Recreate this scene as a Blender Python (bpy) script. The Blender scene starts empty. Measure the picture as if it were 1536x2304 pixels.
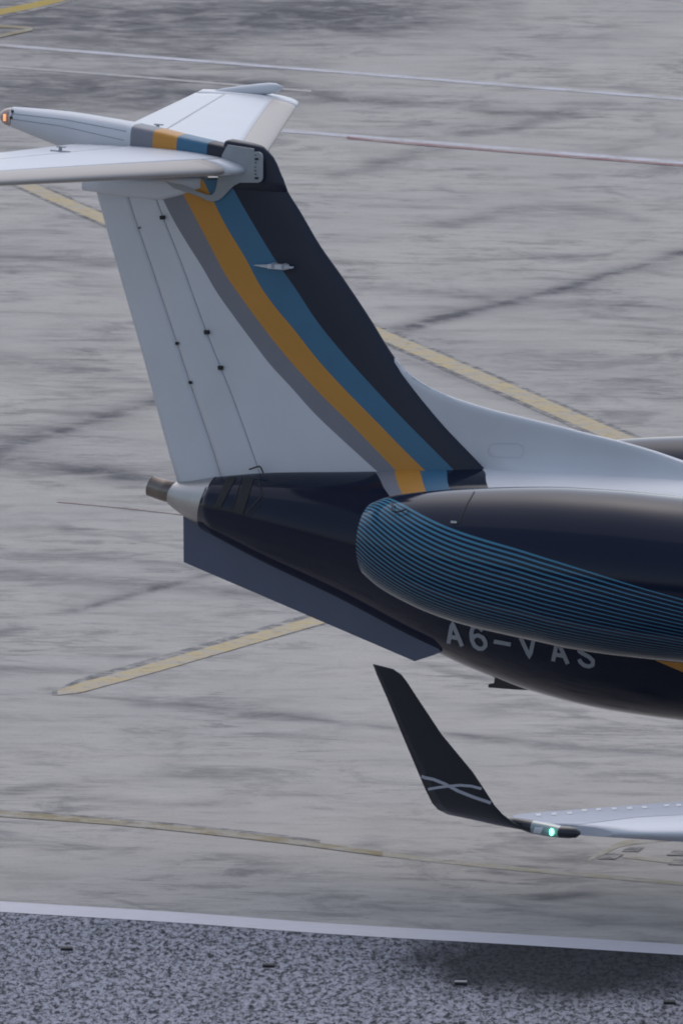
import bpy, bmesh, math, random
import numpy as np
from mathutils import Vector
from mathutils.bvhtree import BVHTree
random.seed(4); rng = np.random.default_rng(7)
scn = bpy.context.scene
COL = scn.collection

# ------------------------------------------------------------------ camera
TH, PT, RO = math.radians(26), math.radians(8.3), math.radians(1.0)   # yaw, pitch down, roll
DIST, PPM = 170.0, 240.0
AIM = np.array([1.45, 0.0, 3.35])
dv = np.array([-math.sin(TH)*math.cos(PT), math.cos(TH)*math.cos(PT), -math.sin(PT)])
r0 = np.array([math.cos(TH), math.sin(TH), 0.0]); u0 = np.cross(r0, dv)
RV = math.cos(RO)*r0 + math.sin(RO)*u0
UV = math.cos(RO)*u0 - math.sin(RO)*r0
CP = AIM - dv*DIST
FPX = PPM*DIST
cam_data = bpy.data.cameras.new("camera"); cam = bpy.data.objects.new("camera", cam_data); COL.objects.link(cam)
from mathutils import Matrix
cam.matrix_world = Matrix(((RV[0], UV[0], -dv[0], CP[0]), (RV[1], UV[1], -dv[1], CP[1]), (RV[2], UV[2], -dv[2], CP[2]), (0, 0, 0, 1)))
cam_data.sensor_fit = 'VERTICAL'; cam_data.sensor_height = 22.3; cam_data.sensor_width = 14.9
cam_data.lens = 22.3*FPX/2304.0
cam_data.clip_start = 1.0; cam_data.clip_end = 20000
cam_data.dof.use_dof = True; cam_data.dof.focus_distance = 168; cam_data.dof.aperture_fstop = 9.0
scn.camera = cam

# ------------------------------------------------------------------ light: overcast evening
SUN_EL, SUN_AZ = math.radians(56), math.radians(-30)
world = bpy.data.worlds.new("World"); scn.world = world; world.use_nodes = True
wn = world.node_tree; bg = wn.nodes["Background"]
sky = wn.nodes.new("ShaderNodeTexSky"); sky.sky_type = 'NISHITA'; sky.sun_disc = False
sky.sun_elevation = SUN_EL; sky.sun_rotation = SUN_AZ
sky.air_density = 1.0; sky.dust_density = 2.0; sky.ozone_density = 1.5
hs = wn.nodes.new("ShaderNodeHueSaturation"); hs.inputs['Saturation'].default_value = 0.72
wn.links.new(sky.outputs[0], hs.inputs['Color'])
# overcast veil: brighter overhead than at the horizon
wtc = wn.nodes.new("ShaderNodeTexCoord"); wsp = wn.nodes.new("ShaderNodeSeparateXYZ"); wn.links.new(wtc.outputs['Generated'], wsp.inputs[0])
wmr = wn.nodes.new("ShaderNodeMapRange"); wmr.inputs[1].default_value = 0; wmr.inputs[2].default_value = 1; wmr.inputs[3].default_value = 1.18; wmr.inputs[4].default_value = 1.25
wn.links.new(wsp.outputs[2], wmr.inputs[0])
wvm = wn.nodes.new("ShaderNodeVectorMath"); wvm.operation = 'SCALE'; wn.links.new(hs.outputs[0], wvm.inputs[0]); wn.links.new(wmr.outputs[0], wvm.inputs['Scale'])
wn.links.new(wvm.outputs[0], bg.inputs[0])
bg.inputs[1].default_value = 0.13
sun_d = bpy.data.lights.new("sun", 'SUN'); sun_d.energy = .58; sun_d.angle = math.radians(110); sun_d.color = (1.0, 0.97, 0.98)
sun = bpy.data.objects.new("sun", sun_d); COL.objects.link(sun)
sd = Vector((math.sin(SUN_AZ)*math.cos(SUN_EL), math.cos(SUN_AZ)*math.cos(SUN_EL), math.sin(SUN_EL)))
sun.rotation_euler = sd.to_track_quat('Z', 'Y').to_euler()
scn.view_settings.view_transform = 'Standard'; scn.view_settings.look = 'None'
scn.view_settings.exposure = -0.06; scn.view_settings.gamma = 1.0
scn.cycles.filter_width = 1.9

# ------------------------------------------------------------------ helpers
def ray(x, y):
    return dv*FPX + RV*(x-768) - UV*(y-1152)
def onY(x, y, Y=0.0):
    r = ray(x, y); return CP + r*(Y-CP[1])/r[1]
def onZ(x, y, Z=0.0):
    r = ray(x, y); return CP + r*(Z-CP[2])/r[2]
def onP(x, y, p0, n):
    r = ray(x, y); n = np.array(n, float); return CP + r*((np.array(p0)-CP) @ n)/(r @ n)
def px_of(P):
    Q = np.asarray(P, float)-CP; z = Q @ dv
    return 768+FPX*(Q @ RV)/z, 1152-FPX*(Q @ UV)/z

def smooth(ts, xs, ys):
    """monotone cubic interpolation"""
    xs = np.array(xs, float); ys = np.array(ys, float); ts = np.asarray(ts, float)
    h = np.diff(xs); dl = np.diff(ys)/h
    m = np.zeros_like(ys); m[0] = dl[0]; m[-1] = dl[-1]
    for i in range(1, len(xs)-1):
        if dl[i-1]*dl[i] > 0:
            w1 = 2*h[i]+h[i-1]; w2 = h[i]+2*h[i-1]
            m[i] = (w1+w2)/(w1/dl[i-1]+w2/dl[i])
    k = np.clip(np.searchsorted(xs, ts)-1, 0, len(xs)-2)
    t = (ts-xs[k])/h[k]; t = np.where(ts < xs[0], 0, np.where(ts > xs[-1], 1, t))
    return ((2*t**3-3*t**2+1)*ys[k]+(t**3-2*t**2+t)*h[k]*m[k]+(-2*t**3+3*t**2)*ys[k+1]+(t**3-t**2)*h[k]*m[k+1])

class MB:
    def __init__(s): s.v = []; s.f = []; s.m = []; s.sm = []
    def add(s, verts, faces, mi=0, smooth=False):
        o = len(s.v); s.v += [tuple(float(c) for c in p) for p in verts]
        for i, f in enumerate(faces):
            s.f.append([o+k for k in f]); s.m.append(mi[i] if isinstance(mi, (list, tuple)) else mi); s.sm.append(smooth)
        return o
    def grid(s, rows, mi=0, smooth=True, closed=False, caps=(False, False)):
        n = len(rows[0]); V = [p for r in rows for p in r]; F = []; M = []
        for i in range(len(rows)-1):
            for j in range(n if closed else n-1):
                a = i*n+j; b = i*n+(j+1) % n
                F.append((a, b, b+n, a+n)); M.append(mi(i, j) if callable(mi) else mi)
        if caps[0]: F.append(tuple(range(n-1, -1, -1))); M.append(mi(0, 0) if callable(mi) else mi)
        if caps[1]: F.append(tuple((len(rows)-1)*n+k for k in range(n))); M.append(mi(len(rows)-2, 0) if callable(mi) else mi)
        s.add(V, F, M, smooth)
    def prism(s, poly, vec, mi=0, smooth=False):
        """polygon (3-D points) extruded along vec"""
        n = len(poly); P = [np.array(p, float) for p in poly]; Q = [p+np.array(vec, float) for p in P]
        s.add(P+Q, [tuple(range(n-1, -1, -1)), tuple(range(n, 2*n))]+[(i, (i+1) % n, n+(i+1) % n, n+i) for i in range(n)], mi, smooth)
    def box(s, c, half, ax=None, mi=0):
        c = np.array(c, float)
        if ax is None: ax = np.eye(3)
        V = [c+sx*half[0]*ax[0]+sy*half[1]*ax[1]+sz*half[2]*ax[2] for sz in (-1, 1) for sy in (-1, 1) for sx in (-1, 1)]
        s.add(V, [(0, 2, 3, 1), (4, 5, 7, 6), (0, 1, 5, 4), (2, 6, 7, 3), (0, 4, 6, 2), (1, 3, 7, 5)], mi)
    def tube(s, pts, rad, n=8, mi=0, caps=True):
        pts = [np.array(p, float) for p in pts]; rows = []
        if not isinstance(rad, (list, tuple)): rad = [rad]*len(pts)
        for i, p in enumerate(pts):
            t = pts[min(i+1, len(pts)-1)]-pts[max(i-1, 0)]; t /= np.linalg.norm(t)
            a = np.array([0, 0, 1.0]) if abs(t[2]) < .9 else np.array([1.0, 0, 0])
            u = np.cross(t, a); u /= np.linalg.norm(u); w = np.cross(t, u)
            rows.append([p+rad[i]*(math.cos(q)*u+math.sin(q)*w) for q in np.linspace(0, 2*math.pi, n, endpoint=False)])
        s.grid(rows, mi, True, True, (caps, caps))
    def build(s, name, mats, parent=None, bevel=0, weld=False, fix=True):
        me = bpy.data.meshes.new(name); me.from_pydata(s.v, [], s.f); me.update()
        if not isinstance(mats, (list, tuple)): mats = [mats]
        for m in mats: me.materials.append(m)
        me.polygons.foreach_set('material_index', s.m); me.polygons.foreach_set('use_smooth', s.sm)
        if fix or weld:
            bm = bmesh.new(); bm.from_mesh(me)
            if weld: bmesh.ops.remove_doubles(bm, verts=bm.verts, dist=1e-4)
            if fix: bmesh.ops.recalc_face_normals(bm, faces=bm.faces)
            bm.to_mesh(me); bm.free()
        o = bpy.data.objects.new(name, me); COL.objects.link(o)
        if parent is not None: o.parent = parent; o.matrix_parent_inverse = Matrix.Translation(-Vector(ROOTLOC.get(parent.name, (0, 0, 0))))
        if bevel:
            b = o.modifiers.new('bevel', 'BEVEL'); b.width = bevel; b.segments = 2; b.limit_method = 'ANGLE'; b.angle_limit = math.radians(40)
        return o
ROOTLOC = {}
def tag(o, label=None, cat=None, group=None, kind=None):
    if label: o['label'] = label
    if cat: o['category'] = cat
    if group: o['group'] = group
    if kind: o['kind'] = kind
    return o
def bvh(o):
    me = o.data
    return BVHTree.FromPolygons([v.co.copy() for v in me.vertices], [tuple(p.vertices) for p in me.polygons])
def cast(tree, x, y, off=0.0):
    r = Vector(ray(x, y)).normalized()
    h, n, i, d_ = tree.ray_cast(Vector(CP), r)
    if h is None: return None, None
    if n.dot(r) > 0: n = -n
    return np.array(h+n*off), np.array(n)

# ------------------------------------------------------------------ materials
def mat(name, col, rough=0.4, metal=0.0, coat=0.0, emis=None, estr=0, var=0.0, vscale=3.0, spec=0.5, bump=0.0):
    m = bpy.data.materials.new(name); m.use_nodes = True; nt = m.node_tree; b = nt.nodes['Principled BSDF']
    b.inputs['Base Color'].default_value = (*col, 1); b.inputs['Roughness'].default_value = rough
    b.inputs['Metallic'].default_value = metal; b.inputs['Coat Weight'].default_value = coat; b.inputs['Coat Roughness'].default_value = 0.06
    b.inputs['Specular IOR Level'].default_value = spec
    if emis: b.inputs['Emission Color'].default_value = (*emis, 1); b.inputs['Emission Strength'].default_value = estr
    if var > 0:
        tc = nt.nodes.new('ShaderNodeTexCoord'); nz = nt.nodes.new('ShaderNodeTexNoise')
        nz.inputs['Scale'].default_value = vscale; nz.inputs['Detail'].default_value = 6; nz.inputs['Roughness'].default_value = .6
        nt.links.new(tc.outputs['Object'], nz.inputs['Vector'])
        mr = nt.nodes.new('ShaderNodeMapRange'); mr.inputs[1].default_value = .3; mr.inputs[2].default_value = .7
        mr.inputs[3].default_value = 1-var; mr.inputs[4].default_value = 1+var*.5
        nt.links.new(nz.outputs[0], mr.inputs[0])
        mx = nt.nodes.new('ShaderNodeMix'); mx.data_type = 'RGBA'; mx.blend_type = 'MULTIPLY'; mx.inputs[0].default_value = 1
        mx.inputs[6].default_value = (*col, 1); nt.links.new(mr.outputs[0], mx.inputs[7]); nt.links.new(mx.outputs[2], b.inputs['Base Color'])
        mr2 = nt.nodes.new('ShaderNodeMapRange'); mr2.inputs[3].default_value = rough*.85; mr2.inputs[4].default_value = rough*1.2
        nt.links.new(nz.outputs[0], mr2.inputs[0]); nt.links.new(mr2.outputs[0], b.inputs['Roughness'])
    return m
NAVY = (0.010, 0.0145, 0.034); ORANGE = (0.58, 0.265, 0.042); BLUE = (0.05, 0.165, 0.28); GREY = (0.22, 0.225, 0.26); WHITE = (0.66, 0.68, 0.72)
M = dict(
    navy=mat('navy_paint', NAVY, .09, coat=0, spec=.24, var=.12, vscale=2),
    navyflat=mat('navy_fin_paint', NAVY, .42, var=.15, vscale=4),
    orange=mat('orange_paint', ORANGE, .42, var=.04), blue=mat('blue_paint', BLUE, .42, var=.06),
    grey=mat('grey_paint', GREY, .42, var=.05), white=mat('white_paint', WHITE, .38, var=.05, vscale=1.5),
    tan=mat('bare_leading_edge', (.47, .435, .41), .5, metal=.2, var=.05),
    seal=mat('pale_grey_seal', (.34, .36, .38), .5, var=.08, vscale=8),
    dark=mat('dark_gap', (.02, .02, .022), .7), seam=mat('seam_shadow', (.10, .10, .12), .7),
    strake=mat('sky_lit_navy_paint', (.065, .072, .115), .3, coat=.3, var=.1),  # strakes lighter than the navy: their sky reflection is put into the colour
    steel=mat('brushed_steel', (.46, .45, .44), .42, metal=1, var=.1, vscale=5),
    steeld=mat('heat_dulled_steel', (.26, .23, .21), .38, metal=1, var=.2, vscale=6),
    rubber=mat('rubber', (.02, .02, .02), .8), letter=mat('pale_lettering', (.30, .33, .37), .4),
    ribbon=mat('silver_ribbon', (.48, .50, .56), .4), black=mat('black_paint', (.012, .013, .020), .35, coat=.3),
    glass=mat('lamp_glass', (.25, .32, .33), .12, coat=1), green=mat('green_lamp', (.2, .9, .6), .3, emis=(.12, 1.0, .50), estr=7),
    amber=mat('warm_lamp', (.9, .5, .3), .3, emis=(1.0, .42, .16), estr=.9), lens=mat('amber_lens', (.42, .30, .27), .2, coat=.5),
)

def paint_curves():
    """fuselage paint: stripe edges are curves x(z); given as pixel points on the fuselage side"""
    return None

# ==================================================================== THE JET
jet = bpy.data.objects.new('business_jet', None); COL.objects.link(jet)
jet.location = (10.5, 0, 0); ROOTLOC['business_jet'] = (10.5, 0, 0)
tag(jet, 'navy and white twin-engine business jet with T-tail, orange and blue stripes, taxiing', 'airplane')

# ---- fuselage ------------------------------------------------------
fs = [(468, 1070, 1190), (600, 1058, 1262), (800, 1053, 1360), (990, 1051, 1460), (1100, 1052, 1510), (1250, 1058, 1563), (1400, 1066, 1598), (1536, 1075, 1617)]
FX, FZ, FR = [], [], []
for x, t, b in fs:
    c = onY(x, (t+b)/2); FX.append(c[0]); FZ.append(c[2]); FR.append((b-t)/2/PPM/1.0)
X1 = FX[-1]
FX += [X1+1.5, X1+4, 19.5, 21.5, 23.0, 24.3, 25.2, 25.7, 25.9]
zc = FZ[-1]-.05
FZ += [zc, zc, zc, zc-.03, zc-.12, zc-.28, zc-.40, zc-.47, zc-.5]
FR += [1.14, 1.14, 1.14, 1.08, .92, .66, .40, .18, .02]
_fx = np.linspace(FX[0], FX[-1], 3000); _fz = smooth(_fx, FX, FZ); _fr = smooth(_fx, FX, FR)
def fus(x):
    return float(np.interp(x, _fx, _fz)), float(np.interp(x, _fx, _fr))
# paint edges on the fuselage flank, as pixel polylines (upper edge to where they vanish under the nacelle, then onward)
NS = 128
fx = np.concatenate([np.linspace(FX[0]+.03, 7.0, 150), np.linspace(7.1, 24.0, 60), np.linspace(24.1, 25.9, 24)])
rows = []
for x in fx:
    z, r = fus(x)
    rows.append([(x, r*math.sin(a), z+r*math.cos(a)) for a in np.linspace(0, 2*math.pi, NS, endpoint=False)])
mb = MB(); mb.grid(rows, 0, True, True, (True, False))
ftmp = mb.build('tmp', M['navy']); FT = bvh(ftmp); bpy.data.objects.remove(ftmp)
# stripe edges: (x, angle from the top) on the starboard flank
def xa(px, py):
    h = None
    while h is None: h, n = cast(FT, px, py); py += 1
    z, r = fus(h[0]); return h[0], abs(math.atan2(-h[1], h[2]-z))
edges_px = dict(
    g=[(845, 1053), (852, 1075), (862, 1097), (877, 1118)],
    y=[(886, 1052), (890, 1075), (896, 1095), (905, 1113)],
    b=[(945, 1050), (947, 1070), (951, 1088), (957, 1104)],
    n=[(1008, 1049), (1005, 1070), (1006, 1085), (1010, 1098)],
    w=[(1096, 1051), (1092, 1065), (1092, 1080), (1096, 1094)])
EDG = {}
for i, k in enumerate('gybnw'):
    P = [xa(*q) for q in edges_px[k]]
    P.sort(key=lambda q: q[1])
    A = [0.0]+[q[1] for q in P]; Xs = [P[0][0]]+[q[0] for q in P]
    # further round the belly each stripe sweeps forward in a long curve, hidden by the engine
    xe = Xs[-1]; ae = A[-1]
    for da, dx in ((.25, .10), (.55, .55), (.85, 1.3), (1.1, 2.3), (1.3, 3.9), (1.5, 6.5), (1.65, 10.0), (1.75, 14)):
        if k == 'w' : dx *= .8
        A.append(ae+da); Xs.append(xe+dx+.12*i*da)
    EDG[k] = (A, Xs)
def band(x, a):
    a = abs(a)
    e = [float(np.interp(a, *EDG[k])) for k in 'gybnw']
    if a > EDG['w'][0][-1]: return 0
    c = sum(x > q for q in e)
    return [0, 1, 2, 3, 0, 4][c]
# the flank mesh is laid so that grid lines follow the stripe edges: warp the x of each ring per angle
def edge_x(k, a): return float(np.interp(abs(a), *EDG[k]))
angs = np.linspace(-math.pi, math.pi, NS, endpoint=False)
def seg(a, b, n): return list(np.linspace(a, b, n, endpoint=False))
cols = []
for a in angs:
    aa = min(abs(a), 2.0)
    e = [edge_x(k, aa) for k in 'gybnw']
    xs = seg(FX[0]+.03, e[0], 34)+seg(e[0], e[1], 4)+seg(e[1], e[2], 5)+seg(e[2], e[3], 5)+seg(e[3], e[4], 6)
    s0 = e[4]; xs += seg(s0, s0+.35*(25.9-s0), 40)+seg(s0+.35*(25.9-s0), 24, 20)+list(np.linspace(24, 25.9, 26))
    cols.append(xs)
brk = [34, 38, 43, 48, 54]
nrow = len(cols[0])
rows = []
for i in range(nrow):
    R_ = []
    for j, a in enumerate(angs):
        x = cols[j][i]; z, r = fus(x); x = x+.24*r*math.cos(a)*math.exp(-(x-FX[0])/.5)
        R_.append((x, -r*math.sin(a), z+r*math.cos(a)))
    rows.append(R_)
def fmat(i, j):
    a = abs(angs[j]+math.pi/NS)
    if a > 1.98: return 0
    c = sum(i >= q for q in brk)
    if c == 5 and a > 1.62: return 0
    return [0, 1, 2, 3, 0, 4][c]
mb = MB(); mb.grid(rows, fmat, True, True, (True, True))
fuselage = mb.build('fuselage', [M['navy'], M['grey'], M['orange'], M['blue'], M['white']], jet)
FT = bvh(fuselage)

# ---- tail cone exhaust ---------------------------------------------
def cone(pts, n=48):
    """pts: (px_x, top, bottom) rings whose plane stands square to the axis"""
    C_ = [onY(x, (t+b)/2) for x, t, b in pts]; Rr = [(b-t)/2/PPM for x, t, b in pts]
    rows = []
    for i, c in enumerate(C_):
        t = C_[min(i+1, len(C_)-1)]-C_[max(i-1, 0)]; t /= np.linalg.norm(t)
        u = np.array([0, 1.0, 0]); w = np.cross(t, u)
        rows.append([c+Rr[i]*(math.cos(q)*u+math.sin(q)*w) for q in np.linspace(0, 2*math.pi, n, endpoint=False)])
    return rows
mb = MB(); mb.grid(cone([(486, 1069, 1197), (455, 1075, 1182), (425, 1080, 1163), (402, 1082, 1147), (388, 1084, 1136)]), 0, True, True, (False, False))
ec = mb.build('exhaust_cone', M['steel'], jet)
mb = MB()
R1 = cone([(398, 1086, 1131), (392, 1083, 1133), (368, 1078, 1127), (347, 1072, 1119), (340, 1069, 1117)])
R2 = cone([(341, 1073, 1113), (370, 1082, 1123), (396, 1090, 1127)])
mb.grid(R1, 0, True, True); mb.grid(R2, 1, True, True, (False, True)); mb.grid([R1[-1], R2[0]], 0, False, True)
mb.build('exhaust_pipe', [M['steeld'], M['dark']], jet)

# ---- decals that lie on a curved skin -------------------------------
def skin_ribbon(mb, tree, pts, w, off=.004, mi=0, n=14):
    """ribbon of pixel width w following a pixel polyline over a skin"""
    P = []
    for (a, b) in zip(pts[:-1], pts[1:]):
        for t in np.linspace(0, 1, n, endpoint=False): P.append((a[0]+(b[0]-a[0])*t, a[1]+(b[1]-a[1])*t))
    P.append(pts[-1]); rows = []
    for i, p in enumerate(P):
        q0 = P[max(i-1, 0)]; q1 = P[min(i+1, len(P)-1)]
        dx, dy = q1[0]-q0[0], q1[1]-q0[1]; L = math.hypot(dx, dy) or 1
        nx, ny = -dy/L*w/2, dx/L*w/2
        a, _ = cast(tree, p[0]+nx, p[1]+ny, off); b, _ = cast(tree, p[0]-nx, p[1]-ny, off)
        if a is None or b is None: continue
        if rows and (np.linalg.norm(a-rows[-1][0]) > .3): continue
        rows.append([a, b])
    if len(rows) > 1: mb.grid(rows, mi, False)
def skin_quad(mb, tree, c, off=.005, mi=0, n=8):
    """pixel quad (tl, tr, br, bl) laid on a skin"""
    rows = []
    for v in np.linspace(0, 1, n):
        R_ = []
        for u in np.linspace(0, 1, n):
            x = (c[0][0]*(1-u)+c[1][0]*u)*(1-v)+(c[3][0]*(1-u)+c[2][0]*u)*v
            y = (c[0][1]*(1-u)+c[1][1]*u)*(1-v)+(c[3][1]*(1-u)+c[2][1]*u)*v
            h, _ = cast(tree, x, y, off)
            if h is None: return
            R_.append(h)
        rows.append(R_)
    mb.grid(rows, mi, False)

# air inlet louvres beside the tail cone and their outlines
for q in ([(511, 1075), (533, 1073), (497, 1142), (482, 1141)], [(552, 1072), (571, 1080), (547, 1158), (524, 1150)]):
    mb = MB(); skin_quad(mb, FT, q, .006)
    if mb.f: mb.build('air_inlet', M['dark'], jet)
mb = MB()
skin_ribbon(mb, FT, [(545, 1073), (537, 1100), (524, 1140), (522, 1152)], 2.2)
skin_ribbon(mb, FT, [(581, 1076), (590, 1115), (554, 1155)], 4)
skin_ribbon(mb, FT, [(587, 1134), (560, 1160)], 2)
skin_ribbon(mb, FT, [(530, 1152), (455, 1140)], 1.6)
mb.build('inlet_frame', M['dark'], jet)
mb = MB()
mb.tube([onY(561, 1056, -.14), onY(583, 1049, -.17), onY(587, 1052, -.17), onY(592, 1064, -.2)], .008, 6)
mb.build('rudder_cable_guide', M['dark'], jet)

# registration
def letters(tree, text, base, up, cw, off=.006, w=9.0):
    G = {'A': [[(0, 0), (.5, 1), (1, 0)], [(.2, .33), (.8, .33)]],
         '6': [[(.88, .86), (.72, .98), (.45, 1), (.2, .9), (.06, .65), (.03, .35), (.15, .1), (.42, 0), (.7, .03), (.92, .18), (.95, .36), (.82, .54), (.52, .61), (.25, .54), (.08, .4)]],
         '-': [[(0, .45), (1, .45)]], 'V': [[(0, 1), (.5, 0), (1, 1)]],
         'S': [[(.93, .78), (.78, .95), (.5, 1), (.2, .95), (.06, .78), (.12, .61), (.4, .52), (.7, .44), (.93, .3), (.88, .1), (.6, 0), (.3, .01), (.08, .12), (.0, .25)]]}
    mb = MB()
    for ch, (x0, y0), k in zip(text, base, cw):
        for st in G[ch]:
            pts = [(x0+k[0]*a+up[0]*b, y0+k[1]*a+up[1]*b) for a, b in st]
            skin_ribbon(mb, tree, pts, w, off, n=6)
    return mb
lb = letters(FT, 'A6-VAS', [(1009, 1447), (1063, 1456), (1114, 1465), (1174, 1475), (1244, 1487), (1304, 1495)], (-7, -50),
             [(31, 6), (33, 6), (38, 7), (35, 6), (33, 6), (34, 6)])
lb.build('registration_lettering', M['letter'], jet)
mb = MB(); skin_quad(mb, FT, [(1470, 1484), (1600, 1484), (1640, 1540), (1536, 1512)], .004, n=10)
if mb.f: mb.build('belly_stripe', M['orange'], jet)
# antenna under the belly
mb = MB()
pl = [(1113, 1515), (1110, 1537), (1098, 1539), (1097, 1547), (1160, 1552), (1222, 1554), (1250, 1555), (1200, 1535)]
mb.prism([onY(x, y, -.015) for x, y in pl], (0, .03, 0)); mb.build('belly_antenna', M['black'], jet, bevel=.004)

# ---- ventral strakes -------------------------------------------------
up_ = [(410, 1155), (455, 1185), (520, 1218), (600, 1260), (700, 1311), (800, 1360), (900, 1413), (990, 1466)]
lo_ = [(413, 1265), (932, 1488)]
for sgn in (1, -1):
    mb = MB(); q0 = onY(700, 1320, -.30); nn = (.06, 1, -.32)
    pts = [(412, 1150), (455, 1172), (520, 1200), (600, 1240), (700, 1290), (800, 1338), (900, 1392), (975, 1440), (992, 1467), (975, 1474), (932, 1488), (413, 1265)]
    P = [onP(x, y, q0, nn) for x, y in pts]; P = [np.array((p[0], sgn*p[1], p[2])) for p in P]
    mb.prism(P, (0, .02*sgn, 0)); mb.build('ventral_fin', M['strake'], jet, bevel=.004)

# ---- vertical stabiliser ---------------------------------------------
E_ = dict(
    te=[(206, 385), (218, 432), (265, 600), (322, 800), (398, 1078), (402, 1090)],
    h1=[(279, 405), (290, 443), (349, 619), (388, 736), (430, 862), (497, 1063), (501, 1078)],
    h2=[(336, 400), (355, 456), (414, 605), (466, 747), (505, 842), (528, 900), (583, 1052), (590, 1072)],
    g=[(332, 385), (346, 411), (388, 495), (424, 554), (453, 599), (486, 655), (518, 700), (567, 765), (610, 820), (660, 873), (710, 928), (760, 975), (800, 1011), (845, 1051), (860, 1064)],
    y=[(392, 405), (404, 430), (437, 492), (473, 560), (505, 619), (544, 674), (590, 736), (660, 821), (720, 885), (800, 963), (845, 1009), (885, 1050), (898, 1064)],
    b=[(452, 405), (477, 456), (502, 505), (551, 586), (583, 645), (616, 691), (660, 743), (713, 810), (768, 870), (857, 960), (900, 1004), (945, 1048), (960, 1062)],
    n=[(505, 395), (521, 427), (560, 495), (616, 586), (660, 648), (710, 723), (768, 795), (858, 895), (917, 957), (960, 1000), (1008, 1048), (1022, 1062)],
    le=[(637, 400), (645, 425), (675, 475), (720, 552), (768, 620), (830, 713), (877, 789), (930, 863), (1008, 958), (1060, 1013), (1096, 1051), (1110, 1066)])
ROOT_A, ROOT_B = onY(398, 1078), onY(1096, 1051)
TOP_A, TOP_B = onY(214, 405), onY(640, 400)
def zroot(x): return ROOT_A[2]+(ROOT_B[2]-ROOT_A[2])*(x-ROOT_A[0])/(ROOT_B[0]-ROOT_A[0])-.03
def ztop(x): return TOP_A[2]+(TOP_B[2]-TOP_A[2])*(x-TOP_A[0])/(TOP_B[0]-TOP_A[0])
def naca(c, t):
    c = min(max(c, 0), 1); return 5*t*(.2969*math.sqrt(c)-.126*c-.3516*c*c+.2843*c**3-.1036*c**4)
TK = .085
CF = dict(te=0, h1=.025, h2=.055, g=.08, y=.11, b=.125, n=.125, le=0.0)   # first guess of half thickness for unprojecting
curves = {}
for k, P in E_.items():
    pts = [onY(x, y, -CF[k]) for x, y in P]
    pts.sort(key=lambda p: p[2]); curves[k] = ([p[2] for p in pts], [p[0] for p in pts])
TAB = {}
for k, (zs, xs) in curves.items():
    zz = np.linspace(zs[0], zs[-1], 400); TAB[k] = (zz, smooth(zz, zs, xs))
def crv(k, z):
    zs, xs = curves[k]
    if z < zs[0]: return xs[0]+(z-zs[0])*(xs[1]-xs[0])/(zs[1]-zs[0])
    return float(np.interp(z, *TAB[k]))
_memo = {}
def at_v(k, v):
    if (k, v) not in _memo: _memo[(k, v)] = at_v_(k, v)
    return _memo[(k, v)]
def at_v_(k, v):
    z = 5.0
    for _ in range(30):
        x = crv(k, z); z = zroot(x)*(1-v)+ztop(x)*v
    return crv(k, z), z
order = ['le', 'n', 'b', 'y', 'g', 'h2', 'h1', 'te']
VV = np.linspace(-.02, 1.0, 46)
def fin_rows(k0, k1, n, side, gap0=0, gap1=0):
    rows = []
    for v in VV:
        p0, p1 = at_v(k0, v), at_v(k1, v); le = at_v('le', v); te = at_v('te', v); ch = le[0]-te[0]
        R_ = []
        for t in np.linspace(0, 1, n):
            if k0 == 'le': t = t*t
            x = (p0[0]-gap0)*(1-t)+(p1[0]+gap1)*t; z = p0[1]*(1-t)+p1[1]*t
            c = (le[0]-x)/ch; y = max(naca(c, TK)*ch, .003 if c > .5 else 0)
            R_.append((x, side*y, z))
        rows.append(R_)
    return rows
mb = MB()
segs = [('le', 'n', 22, 0), ('n', 'b', 6, 1), ('b', 'y', 6, 2), ('y', 'g', 6, 3), ('g', 'h2', 6, 4)]
for s in (-1, 1):
    for k0, k1, n, mi in segs:
        mb.grid(fin_rows(k0, k1, n, s, 0, .004 if k1 == 'h2' else 0), mi)
fin = mb.build('vertical_stabilizer', [M['navyflat'], M['blue'], M['orange'], M['grey'], M['white']], jet, weld=True)
for nm, k0, k1, g1 in (('rudder', 'h2', 'h1', .003), ('rudder_tab', 'h1', 'te', 0)):
    mb = MB()
    L, R_ = fin_rows(k0, k1, 8, -1, .003, g1), fin_rows(k0, k1, 8, 1, .003, g1)
    mb.grid(L); mb.grid(R_); mb.grid([[a[0], b[0]] for a, b in zip(L, R_)], 0, False); mb.grid([[a[-1], b[-1]] for a, b in zip(L, R_)], 0, False)
    mb.grid([L[0], R_[0]], 0, False)
    o = mb.build(nm, M['white'], jet, weld=True)
    if nm == 'rudder': rud = o
    else: tab = o
mb = MB()   # dark spar seen in the hinge gaps
for k in ('h2', 'h1'):
    for s in (-1, 1):
        rws = []
        for v in VV:
            p = at_v(k, v); le = at_v('le', v); te = at_v('te', v); ch = le[0]-te[0]; c = (le[0]-p[0])/ch
            y = s*(naca(c, TK)*ch-.007)
            rws.append([(p[0]-.03, y, p[1]), (p[0]+.03, y, p[1])])
        mb.grid(rws, 0, False)
mb.build('hinge_gap', M['seam'], jet)
FIN = bvh(fin)
def fin_y(k, px, py):
    return None
for (x, y, s, par) in ((363, 490, 8, 0), (463, 748, 9, 0), (494, 828, 9, 0), (312, 513, 3, 1), (397, 773, 6, 1), (427, 861, 6, 1)):
    mb = MB(); hy = -(.105 if par == 0 else .06)
    P = [onY(x-s/2, y-s/2, hy), onY(x+s/2, y-s/2, hy), onY(x+s/2+1, y+s/2, hy), onY(x-s/2+1, y+s/2, hy)]
    mb.prism(P, (0, .09, 0)); mb.build('hinge_fitting', M['dark'], rud if par == 0 else tab)
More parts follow.
